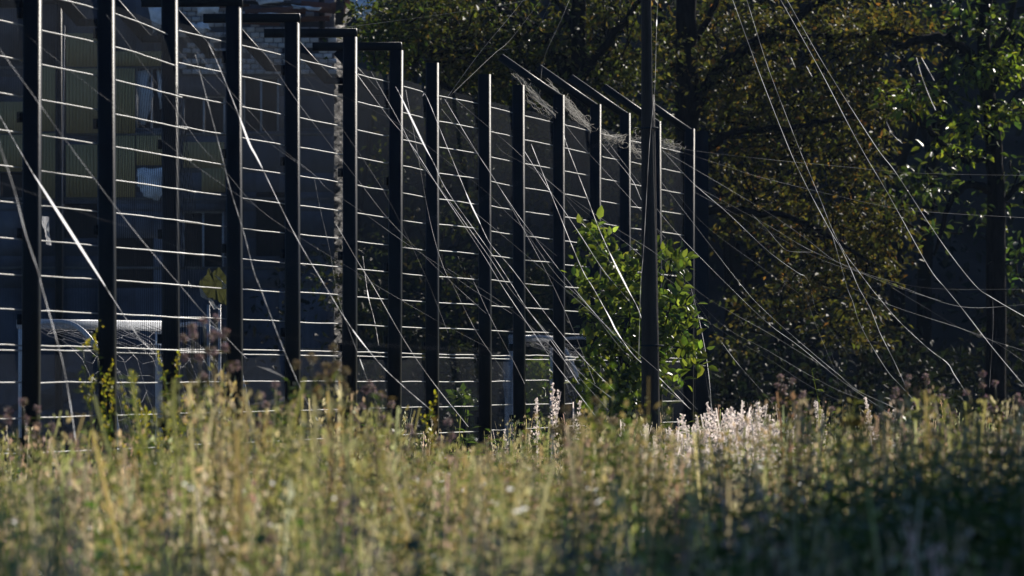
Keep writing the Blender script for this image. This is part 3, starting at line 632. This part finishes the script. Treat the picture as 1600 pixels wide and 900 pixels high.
sc_ = MB()  # white flakes added to imitate sun glints on loose fibre
for k in range(300):
    x, Y = R.uniform(-40, 1640), R.uniform(22, 46); z = R.uniform(.85, 1.3)
    q = np.array([(x - 800) / F * Y, Y, z])
    if q[0] < fence_x(Y) + .2: continue
    d = R.normal(size=3) * np.array([1, .4, .6]); d /= np.linalg.norm(d); L = R.uniform(.004, .02)
    ribbon(sc_, [q, q + d * L * .5 + np.array([0, 0, .002]), q + d * L], R.uniform(.0015, .004), (.85, .85, .85))
tag(sc_.build('glint_flakes', M_fib), 'tiny white flakes added as fibre glints among the meadow grass', 'glint flakes', kind='stuff')

# ------------------------------------------------------------------ plants one can pick out
ORD = ['first', 'second', 'third', 'fourth', 'fifth', 'sixth', 'seventh', 'eighth', 'ninth', 'tenth', 'eleventh', 'twelfth', 'thirteenth', 'fourteenth', 'fifteenth']
def near(x):
    if x < 1000 or 1032 < x < 1095:
        k = int(np.argmin([abs(x - (q - 13)) for q in PX[1:]])); return ORD[k] + ' post'
    if x < 1032: return 'wooden pole'
    if x < 1200: return 'dark gap'
    if x < 1430: return 'orange foliage'
    if x < 1520: return 'dark wood'
    return 'right edge'
def single(name, label, cat, group, base, v, f, h, col, m, an=None, extra=None):
    root = empty(name, base); tag(root, label, cat, group)
    b = MB(); scatter(b, v, f, np.array([base]), yaw(1, an), np.array([h]), np.array([col])); b.build('stalk', m, root)
    return root
def gbase(x, Y): q = P(x, 590, Y); q[2] = 0; return q
def hgt(y, Y): return EYE + (HZ - y) / F * Y
# yellow flowering stalks
used = {}
def uniq(lab):
    used[lab] = used.get(lab, 0) + 1; return lab
def yellow(x, y, Y, lab):
    h = hgt(y, Y); base = gbase(x + R.uniform(10, 40), Y); top = P(x, y, Y); root = empty('yellow_flower', base); tag(root, lab, 'flower', 'yellow flowering stalks before the near fence')
    b = MB(); q = catmull([base, base * .4 + top * .6 + np.array([.03, 0, .1]), top], 6); tube(b, q, np.linspace(.004, .0015, len(q)), 4, (.08, .11, .02))
    fl = MB()
    for s in range(5):
        t0 = R.uniform(.6, .95) if s else 1.0; o0 = q[int(t0 * (len(q) - 1))]; d = np.array([R.normal() * .5, R.normal() * .3, 1.]); d /= np.linalg.norm(d); L = R.uniform(.08, .17)
        tube(b, [o0, o0 + d * L], .0016, 3, (.1, .13, .02)); k = 22
        oo = o0 + d * L * R.rand(k, 1) + R.normal(size=(k, 3)) * .006; scatter(fl, LEAF_V, LEAF_F, oo, frames(rnd_dirs(k, .5) + d, rnd_dirs(k)), np.outer(R.uniform(.012, .024, k), [1, .6, 1]), palette(k, [(.4, .36, .03), (.3, .3, .03)], [2, 1], .15))
    k = 30; oo = q[R.randint(3, len(q), k)] ; scatter(b, LEAF_V, LEAF_F, oo, frames(rnd_dirs(k, .4), rnd_dirs(k, .4)), np.outer(R.uniform(.02, .05, k), [1, .3, 1]), palette(k, [(.08, .12, .02)], [1]))
    tag(b.build('stalk', M_leafg, root), kind='stuff'); tag(fl.build('flowers', M_grass, root), kind='stuff')
for x, y, Y, lab in [(130, 548, 41, 'tall yellow flowering stalk, leftmost, leaning beside the second post'), (152, 556, 41.5, 'yellow flowering stalk crossing the foot of the second post'), (172, 628, 40, 'low yellow flowering stalk right against the second post'), (213, 622, 41, 'yellow flowering stalk between second and third posts'), (200, 648, 39, 'short yellow flowering stalk left of the third post'), (236, 655, 40, 'short yellow flowering stalk just left of the third post foot'),
                     (258, 588, 42, 'yellow flowering stalk in front of the third post'), (276, 590, 42.5, 'thin yellow flowering stalk at the right of third post'), (300, 640, 40, 'low yellow flowering stalk right of the third post'), (672, 650, 43, 'yellow flowering stalk at the foot of the eighth post')]:
    yellow(x, y, Y, lab)
# thistles with purple heads
def thistle(x, y, Y, lab, pink=True):
    h = hgt(y, Y); base = gbase(x + R.normal() * 6, Y); root = empty('thistle', base); tag(root, lab, 'thistle', 'thistles standing above the meadow')
    b = MB(); top = P(x, y, Y); q = catmull([base, (base + top) / 2 + R.normal(size=3) * .02, top], 7); tube(b, q, np.linspace(.005, .0025, len(q)), 5, (.09, .09, .04))
    k = 34; oo = q[R.randint(4, len(q) - 1, k)]; scatter(b, LEAF_V, LEAF_F, oo, frames(rnd_dirs(k, .5), rnd_dirs(k, .3)), np.outer(R.uniform(.03, .08, k), [1, .25, 1]), palette(k, [(.08, .09, .03), (.13, .1, .05)], [1, 1]))
    for s in range(4):
        e = top if s == 0 else top + np.array([R.normal() * .04, R.normal() * .03, -R.uniform(.02, .14)])
        if s: tube(b, [q[-3], e], .002, 3, (.09, .09, .04))
        hd = MB(); k = 60; d = rnd_dirs(k, .4); scatter(hd, LEAF_V, LEAF_F, e + d * .004, frames(d, rnd_dirs(k)), np.outer(R.uniform(.012, .022, k), [1, .25, 1]), palette(k, [(.3, .22, .24), (.2, .16, .1)] if pink else [(.25, .2, .12), (.16, .13, .06)], [2, 1], .15)); tag(hd.build('flower_head', M_seed, root), kind='stuff')
    tag(b.build('stalk', M_grass, root), kind='stuff')
TH = [(36, 628, 34), (58, 640, 35), (300, 512, 33), (318, 502, 34), (338, 498, 34), (352, 520, 33), (312, 560, 32), (430, 602, 36), (408, 618, 35), (487, 560, 30), (522, 545, 31), (540, 580, 32), (578, 600, 38), (597, 620, 37), (566, 636, 37), (612, 632, 40), (640, 668, 38), (700, 660, 36), (885, 640, 30), (930, 628, 31), (908, 655, 33), (1420, 590, 46), (1446, 588, 47), (1400, 610, 44), (1472, 620, 45), (1220, 590, 44), (1238, 596, 44), (1255, 615, 43), (1535, 585, 40), (1555, 600, 41), (1590, 620, 42), (1300, 640, 43)]
grp_ = {}
for x, y, Y in TH: grp_.setdefault(near(x), []).append(x)
for k, (x, y, Y) in enumerate(TH):
    pk_ = k not in (9, 10, 11, 18, 19, 20); g_ = sorted(grp_[near(x)]); r_ = g_.index(x)
    pos_ = '' if len(g_) == 1 else ', leftmost there' if r_ == 0 else ', rightmost there' if r_ == len(g_) - 1 else ', %s from left there' % ORD[r_]
    thistle(x, y, Y, '%s thistle before the %s%s' % ('pink headed' if pk_ else 'brown dried', near(x), pos_), pk_)
# pale plumes in focus
def plume(x, y, Y, lab, grp):
    h = hgt(y, Y); base = gbase(x, Y); root = empty('feather_plume', base); tag(root, lab, 'plume', grp)
    for nm, sd in (('plume', R.randint(1000)),):
        v, f = panicle(sd, True); b = MB(); scatter(b, v * np.array([1.4, 1.4, 1]), f, np.array([base]), yaw(1), np.array([h]), np.array([[.92, .83, .78]]) * R.uniform(.8, 1.0)); tag(b.build(nm, M_plume, root), kind='stuff')
for k in range(86):
    xp = R.uniform(1026, 1240)
    plume(xp, np.interp(xp, [1026, 1090, 1150, 1240], [664, 650, 626, 660]) + abs(R.normal()) * 22, R.uniform(50, 60), 'pale feathery grass plume in the sunlit clump right of the pole', 'pale plumes right of the wooden pole')
for x, y, lab in [(841, 612, 'pale grass plume standing tall left of the twelfth post'), (846, 624, 'thicker pale grass plume beside the tall plume left of twelfth post'), (857, 600, 'slim pale grass plume against the dark left of twelfth post'), (869, 628, 'pale plume directly before the twelfth post'), (811, 672, 'low pale plume at the foot of the tenth post'), (985, 655, 'pale plume just left of the wooden pole'), (972, 664, 'low pale plume left of the wooden pole under the sapling'), (950, 672, 'pale plume under the left side of the sapling'), (996, 664, 'pale plume touching the left of the wooden pole'),
                  (1283, 628, 'pale upright plume under the left of the orange foliage'), (1310, 640, 'second pale plume under the orange foliage, right of the upright one'), (1380, 640, 'pale bent plume under the right of the orange foliage'), (1391, 622, 'tallest pale plume under the right of the orange foliage'), (1368, 637, 'short thin plume under the orange foliage'), (1243, 655, 'low pale plume left of the stones')]:
    plume(x, y, 58, lab, 'single pale plumes')
# leafy weeds in focus
for x, y, Y, ll, lab in [(1332, 578, 58, .06, 'upright leafy green weed below the orange foliage'), (1265, 618, 50, .05, 'soft green weed left of the stones'), (1500, 610, 55, .05, 'leafy green weed below the dark wood'), (1558, 628, 56, .06, 'small leafy weed near the right edge'), (1505, 640, 54, .06, 'low leafy weed in front of the dark wood'), (962, 572, 27, .05, 'blurred tall green weed before the sapling'), (995, 590, 26, .05, 'blurred green weed before the wooden pole'), (12, 668, 33, .06, 'yellow green weed at the far left edge'), (462, 640, 38, .05, 'yellow green weed between fifth and sixth posts'), (1365, 660, 40, .05, 'dark green weed right under orange foliage')]:
    v, f = weed(R.randint(1000), 34, ll, .8); single('leafy_weed', lab, 'weed', None, gbase(x, Y), v, f, hgt(y, Y), palette(1, [(.1, .15, .02)], [1], .15)[0], M_leafg)
tn = empty('tansy', gbase(1335, 24)); tag(tn, 'blurred orange-brown flat flower head in front of the plumes', 'flower')
b = MB(); q = P(1335, 662, 24); tube(b, [gbase(1335, 24), q], .004, 5, (.07, .09, .02)); b.build('stalk', M_grass, tn)
b = MB(); n = 160; oo = q + R.normal(size=(n, 3)) * np.array([.016, .016, .004]); scatter(b, LEAF_V, LEAF_F, oo, frames(rnd_dirs(n, .5), rnd_dirs(n, 1)), np.outer(R.uniform(.006, .012, n), [1, .8, 1]), palette(n, [(.3, .16, .02), (.22, .14, .02)], [1, 1])); b.build('flower_head', M_seed, tn)

# ------------------------------------------------------------------ loose fibre strands hanging over everything
def xr_(): return R.uniform(0, 6)
def cable(pts, Y0, Y1, w=.8, painted_glint=None, lab=None, beads=()):
    """pts in photo pixels; Y0, Y1 distance of the two ends; w photo-pixel width"""
    p = np.array(pts, float); L = np.r_[0, np.cumsum(np.linalg.norm(np.diff(p, axis=0), axis=1))]; L /= L[-1]
    w3 = catmull([P(x, y, Y0 + (Y1 - Y0) * t) for (x, y), t in zip(p, L)], 10)
    pix = (w3[:, [0]] / w3[:, [1]] * F + 800)[:, 0]; piy = HZ - (w3[:, 2] - EYE) / w3[:, 1] * F
    wid = np.full(len(w3), w)
    if painted_glint:
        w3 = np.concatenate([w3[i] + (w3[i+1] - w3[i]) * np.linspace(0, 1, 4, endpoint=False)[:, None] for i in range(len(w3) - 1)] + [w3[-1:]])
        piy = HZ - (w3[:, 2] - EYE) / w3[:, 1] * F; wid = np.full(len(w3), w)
        for (ya, yb, ws) in painted_glint:
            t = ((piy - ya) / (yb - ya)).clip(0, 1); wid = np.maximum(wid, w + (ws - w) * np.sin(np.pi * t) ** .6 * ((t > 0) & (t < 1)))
    b = MB(); cc = .24 if w < .6 else   .4 if w < .85 else .66 if w < .95 else .88; ck = cc + (.95 - cc) * ((wid - w) / 1.2).clip(0, 1); ck = ck * np.maximum(.68 + .3 * np.sin(np.arange(len(ck)) * .23 + xr_()) + .25 * np.sin(np.arange(len(ck)) * .61 + xr_()), .3 + .7 * (wid > w * 1.3)); ribbon(b, w3, wid * .31 * w3[:, 1] / F, np.repeat(np.stack([ck, ck, ck * 1.02], 1), 2, 0).clip(0, .95))  # glint painted in: widened stretches near-white, rest of the strand dimmer
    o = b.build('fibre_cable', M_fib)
    (xa, ya), (xb, yb) = p[0], p[-1]
    band = lambda y: 'top' if y < 200 else 'middle' if y < 430 else 'lower part' if y < 560 else 'foot'
    wd = 'glinting' if painted_glint else 'bright' if w > .95 else 'faint' if w < .6 else 'thin'
    base = lab or '%s fibre strand from %s of %s to %s of %s' % (wd, band(ya), near(xa), band(yb), near(xb))
    for ad in ('', ' straight', ' sagging', ' steep', ' slack', ' slanting', ' long', ' fine', ' pale'):
        l2 = base.replace(' fibre', ad + ' fibre', 1)
        if l2 not in LABELS: break
    LABELS.add(l2); tag(o, l2, 'fibre strand', 'fibre strands draped over the fence and meadow')
    return o
CB = [
 # right side, falling from above the frame
 ([(1128,-45),(1145,0),(1185,110),(1230,225),(1252,274),(1275,319),(1300,365),(1315,390),(1330,422),(1342,450),(1360,482),(1375,520),(1395,560),(1416,605)],66,60,1.2,None),
 ([(1300,365),(1310,400),(1324,450),(1332,470),(1342,502),(1360,537),(1387,580),(1405,600),(1428,625)],63,60,.9,None),
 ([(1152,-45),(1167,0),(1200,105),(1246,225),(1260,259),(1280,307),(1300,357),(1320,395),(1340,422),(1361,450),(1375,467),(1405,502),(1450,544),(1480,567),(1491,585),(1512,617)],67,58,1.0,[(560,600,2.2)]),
 ([(1195,-45),(1220,0),(1280,107),(1342,225),(1390,307),(1450,415),(1477,450),(1501,479),(1550,542),(1600,602),(1640,650)],64,58,1.1,None),
 ([(1202,-45),(1230,0),(1287,100),(1366,225),(1400,270),(1450,347),(1487,400),(1525,447),(1550,465),(1600,494),(1660,525)],64,58,1.1,None),
 # from the fence to the right
 ([(1035,235),(1082,285),(1135,331),(1200,392),(1245,425),(1258,432),(1267,450),(1275,487),(1295,537),(1307,575),(1330,625)],78,62,1.1,None),
 ([(1250,428),(1256,452),(1272,500),(1290,545),(1308,590),(1318,640)],66,62,.7,None),
 ([(1034,285),(1082,347),(1162,450),(1200,490),(1262,545),(1310,585),(1340,610),(1400,638)],78,62,1.0,None),
 ([(1025,325),(1065,372),(1142,450),(1200,505),(1250,542),(1315,595),(1388,645)],77,62,1.0,None),
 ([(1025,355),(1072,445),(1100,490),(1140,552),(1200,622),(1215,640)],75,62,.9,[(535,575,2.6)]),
 ([(1035,235),(1082,262),(1200,332),(1262,375),(1310,410),(1400,448),(1470,470)],80,66,.7,None),
 ([(1035,228),(1120,255),(1200,280),(1375,321),(1450,331),(1600,340),(1680,342)],80,60,.55,None),
 ([(1035,225),(1082,235),(1200,249),(1325,261),(1425,270),(1600,274),(1690,272)],80,60,.5,None),
 ([(1085,290),(1200,352),(1255,385),(1310,410),(1405,447),(1501,479),(1600,476),(1660,470)],79,60,.65,None),
 ([(1175,335),(1200,360),(1215,378),(1232,392),(1268,394)],70,69,.7,None),
 ([(1085,300),(1200,362),(1282,405),(1360,430),(1450,450),(1600,452)],78,62,.5,None),
 ([(1332,450),(1400,480),(1510,516),(1555,535),(1600,565),(1650,600)],66,60,.6,None),
 ([(1395,450),(1445,480),(1510,517),(1600,548),(1660,566)],66,60,.55,None),
 ([(1036,275),(1100,350),(1200,425),(1260,470),(1330,560),(1380,640)],77,62,.5,None),
 ([(1551,465),(1552,500),(1550,542),(1546,605)],62,62,.45,None),
 ([(1060,470),(1140,525),(1200,560),(1260,600),(1320,630)],72,62,.55,None),
 ([(1035,400),(1120,500),(1200,548),(1300,605),(1390,640)],77,62,.6,None),
 ([(1080,450),(1097,520),(1108,590),(1113,660)],74,74,.9,None),
 ([(1086,470),(1100,570),(1112,640)],74,72,.5,None),
 # above the fence
 ([(330,66),(400,59),(462,52),(560,40),(700,21),(800,5),(870,-12)],58,75,.8,None),
 ([(850,-40),(800,22),(750,82),(704,145),(695,160)],72,66,.7,None),
 ([(860,-20),(800,59),(770,86),(707,146)],74,67,.5,None),
 ([(898,-20),(875,35),(850,92),(843,150)],74,74,.5,None),
 ([(868,-15),(832,57),(800,75),(780,78)],76,74,.5,None),
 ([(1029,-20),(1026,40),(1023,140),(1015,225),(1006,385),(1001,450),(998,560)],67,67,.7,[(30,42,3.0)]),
 ([(1236,90),(1243,106)],90,90,1.0,None), ([(1260,103),(1269,120)],90,90,1.0,None),
 ([(1432,90),(1440,118),(1452,150),(1462,172)],92,92,1.0,None), ([(1440,90),(1450,108),(1460,126)],92,92,1.0,None), ([(1385,190),(1395,210),(1410,224)],92,92,.9,None),
 # fence region, left to right
 ([(-10,16),(10,32),(60,70),(150,142),(257,222),(300,255),(375,307),(400,322)],40,52,.9,None),
 ([(-12,58),(7,87),(60,160),(107,225),(207,357),(285,450),(330,502),(385,560)],38,48,1.1,None),
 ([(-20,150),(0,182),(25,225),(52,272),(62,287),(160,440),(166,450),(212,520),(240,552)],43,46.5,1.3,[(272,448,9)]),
 ([(-4,212),(0,228),(22,295),(40,365),(60,425),(66,450),(87,525),(100,575),(113,650),(118,690)],34,40,1.7,None),
 ([(-20,276),(0,285),(50,302),(150,340),(207,357),(287,390),(375,425),(450,462)],36,50,.8,None),
 ([(170,28),(175,35),(275,172),(312,225),(350,265),(400,322),(470,372),(560,427),(595,450),(690,505),(770,547)],46,60,.75,None),
 ([(277,45),(355,137),(400,185),(432,225),(490,272),(512,295),(560,327),(627,375),(690,417),(735,450),(800,490)],49,62,.8,None),
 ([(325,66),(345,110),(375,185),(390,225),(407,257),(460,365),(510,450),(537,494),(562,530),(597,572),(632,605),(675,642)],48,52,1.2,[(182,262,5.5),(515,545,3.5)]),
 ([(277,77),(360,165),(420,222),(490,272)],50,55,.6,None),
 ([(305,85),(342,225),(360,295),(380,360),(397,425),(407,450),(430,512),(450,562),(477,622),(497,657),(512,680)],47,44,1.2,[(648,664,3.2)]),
 ([(405,72),(415,85),(462,155),(515,225),(560,282),(605,340),(655,392),(710,445),(760,490)],52,62,.8,None),
 ([(437,90),(537,150),(617,190),(690,245),(760,300),(800,340),(870,400)],54,66,.6,None),
 ([(555,112),(605,180),(642,225),(687,295),(750,390),(787,450),(825,507),(865,565),(900,610),(947,672)],57,64,1.0,None),
 ([(580,112),(625,192),(655,250),(692,300),(760,395),(800,455),(855,520),(882,555),(915,590),(960,625)],58,66,.9,None),
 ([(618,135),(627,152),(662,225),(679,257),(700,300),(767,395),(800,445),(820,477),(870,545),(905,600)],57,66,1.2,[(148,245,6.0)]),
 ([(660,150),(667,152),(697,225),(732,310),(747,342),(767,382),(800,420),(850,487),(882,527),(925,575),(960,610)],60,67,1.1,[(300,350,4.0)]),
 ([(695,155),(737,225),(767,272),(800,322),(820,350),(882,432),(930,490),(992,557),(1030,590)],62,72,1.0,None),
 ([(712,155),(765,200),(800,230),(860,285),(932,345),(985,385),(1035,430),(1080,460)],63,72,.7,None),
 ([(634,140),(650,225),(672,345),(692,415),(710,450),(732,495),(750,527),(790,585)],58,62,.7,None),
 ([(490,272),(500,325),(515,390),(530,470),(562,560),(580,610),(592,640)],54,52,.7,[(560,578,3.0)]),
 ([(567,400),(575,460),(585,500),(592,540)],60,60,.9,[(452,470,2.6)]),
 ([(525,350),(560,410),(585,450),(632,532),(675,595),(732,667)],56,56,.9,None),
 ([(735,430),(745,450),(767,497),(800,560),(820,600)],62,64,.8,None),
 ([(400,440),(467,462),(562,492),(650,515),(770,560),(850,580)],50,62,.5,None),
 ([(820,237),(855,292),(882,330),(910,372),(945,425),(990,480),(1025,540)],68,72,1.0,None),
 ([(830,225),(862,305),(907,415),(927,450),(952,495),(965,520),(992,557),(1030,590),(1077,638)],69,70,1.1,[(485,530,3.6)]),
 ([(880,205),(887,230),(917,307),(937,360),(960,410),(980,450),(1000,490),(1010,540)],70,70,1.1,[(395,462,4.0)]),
 ([(880,190),(907,225),(950,272),(1000,327),(1040,372)],72,76,.8,None),
 ([(938,222),(985,277),(1002,312),(1015,335)],76,77,.9,None), ([(945,215),(975,255),(1010,300)],76,77,.6,None),
 ([(820,255),(880,300),(960,355),(1030,400),(1100,462),(1200,520),(1290,575)],68,66,.5,None),
 ([(820,360),(870,430),(920,480),(985,560),(1080,640)],66,70,.6,None),
 ([(775,225),(790,240),(850,275),(900,330),(960,420)],66,70,.5,None),
 ([(740,330),(800,380),(870,440),(960,520),(1040,590),(1090,640)],64,70,.6,None),
 ([(700,420),(780,470),(850,530),(950,640)],60,64,.6,None),
 ([(690,170),(760,260),(830,380),(880,480),(930,600)],62,64,.6,None),
 ([(470,110),(520,180),(600,300),(660,420),(700,520)],52,58,.5,None),
 # soft near strands crossing the view
 ([(380,440),(550,377),(675,342),(800,290),(900,240),(1010,200)],26,28,.45,None), ([(1200,552),(1350,548),(1600,530),(1680,524)],25,25,.45,None), ([(280,520),(400,525),(560,537),(700,545),(860,548)],28,30,.45,None),
]
for pts, Y0, Y1, w, stk in CB: cable(pts, Y0, Y1, w, stk)

# tangles of fibre caught on the arms and the top rungs
def tangle(label, ends, n, Y, sag, spread, w=.7, loops=0):
    b = MB()
    for k in range(n):
        (xa, ya), (xb, yb) = ends[R.randint(len(ends))]; j = R.normal(size=4) * spread
        mid = ((xa + xb) / 2 + R.normal() * spread, (ya + yb) / 2 + sag * R.uniform(.2, 1.3))
        q = catmull([P(xa + j[0], ya + j[1], Y + R.normal() * .1), P(*mid, Y + R.normal() * .2), P(xb + j[2], yb + j[3], Y + R.normal() * .3)], 7)
        ribbon(b, q + R.normal(size=q.shape) * .006, w * .36 * Y / F, (.26, .25, .23))
    for k in range(loops):
        (xa, ya), (xb, yb) = ends[R.randint(len(ends))]; t = R.rand(); c = np.array([xa + (xb - xa) * t, ya + (yb - ya) * t + sag * .8]) + R.normal(size=2) * spread * 1.3
        an = np.linspace(0, R.uniform(3, 7), 10); r = R.uniform(2, 7)
        ribbon(b, [P(c[0] + r * math.cos(a) * 1.2, c[1] + r * math.sin(a), Y + .1 * math.sin(a * 2)) for a in an], w * .36 * Y / F, (.26, .25, .23))
    tag(b.build('fibre_tangle', M_fib), label, 'fibre tangle', 'tangled fibre caught on the fence top')
tangle('tangle of fibre hanging under the first slanted arm, left of its post', [((803, 112), (866, 180)), ((806, 118), (862, 170)), ((820, 125), (868, 178)), ((822, 150), (864, 184))], 26, 72.8, 4, 4, .7, 14)
tangle('fan of fibre stretched between the eleventh and twelfth posts', [((862, 128), (922, 196)), ((880, 152), (922, 198)), ((884, 165), (920, 200))], 26, 73.5, 3, 4, .7, 8)
tangle('matted fibre on the top rung between twelfth and thirteenth posts', [((938, 205), (972, 212)), ((940, 208), (975, 216))], 14, 76.5, 8, 4, .7, 26)
tangle('matted fibre on the top rung just left of the wooden pole', [((985, 213), (1003, 216)), ((986, 218), (1003, 240))], 12, 78.5, 6, 5, .7, 20)
tangle('small wisp of fibre on the top rung of the last fence bay', [((1036, 218), (1062, 228))], 8, 81.5, 4, 4, .6, 14)

# ------------------------------------------------------------------ thin bluish air
b = MB(); boxb(b, (10, 85, 24), (110, 0, 0), (0, 95, 0), (0, 0, 25)); hz_ = b.build('haze', None); hz_['kind'] = 'stuff'
hm = bpy.data.materials.new('thin_blue_air'); hm.use_nodes = True; t = hm.node_tree; t.nodes.clear()
vo = t.nodes.new('ShaderNodeVolumePrincipled'); vo.inputs['Color'].default_value = (.5, .68, 1.0, 1); vo.inputs['Density'].default_value = .0001; vo.inputs['Anisotropy'].default_value = .1
om = t.nodes.new('ShaderNodeOutputMaterial'); t.links.new(vo.outputs[0], om.inputs['Volume']); hz_.data.materials.append(hm)
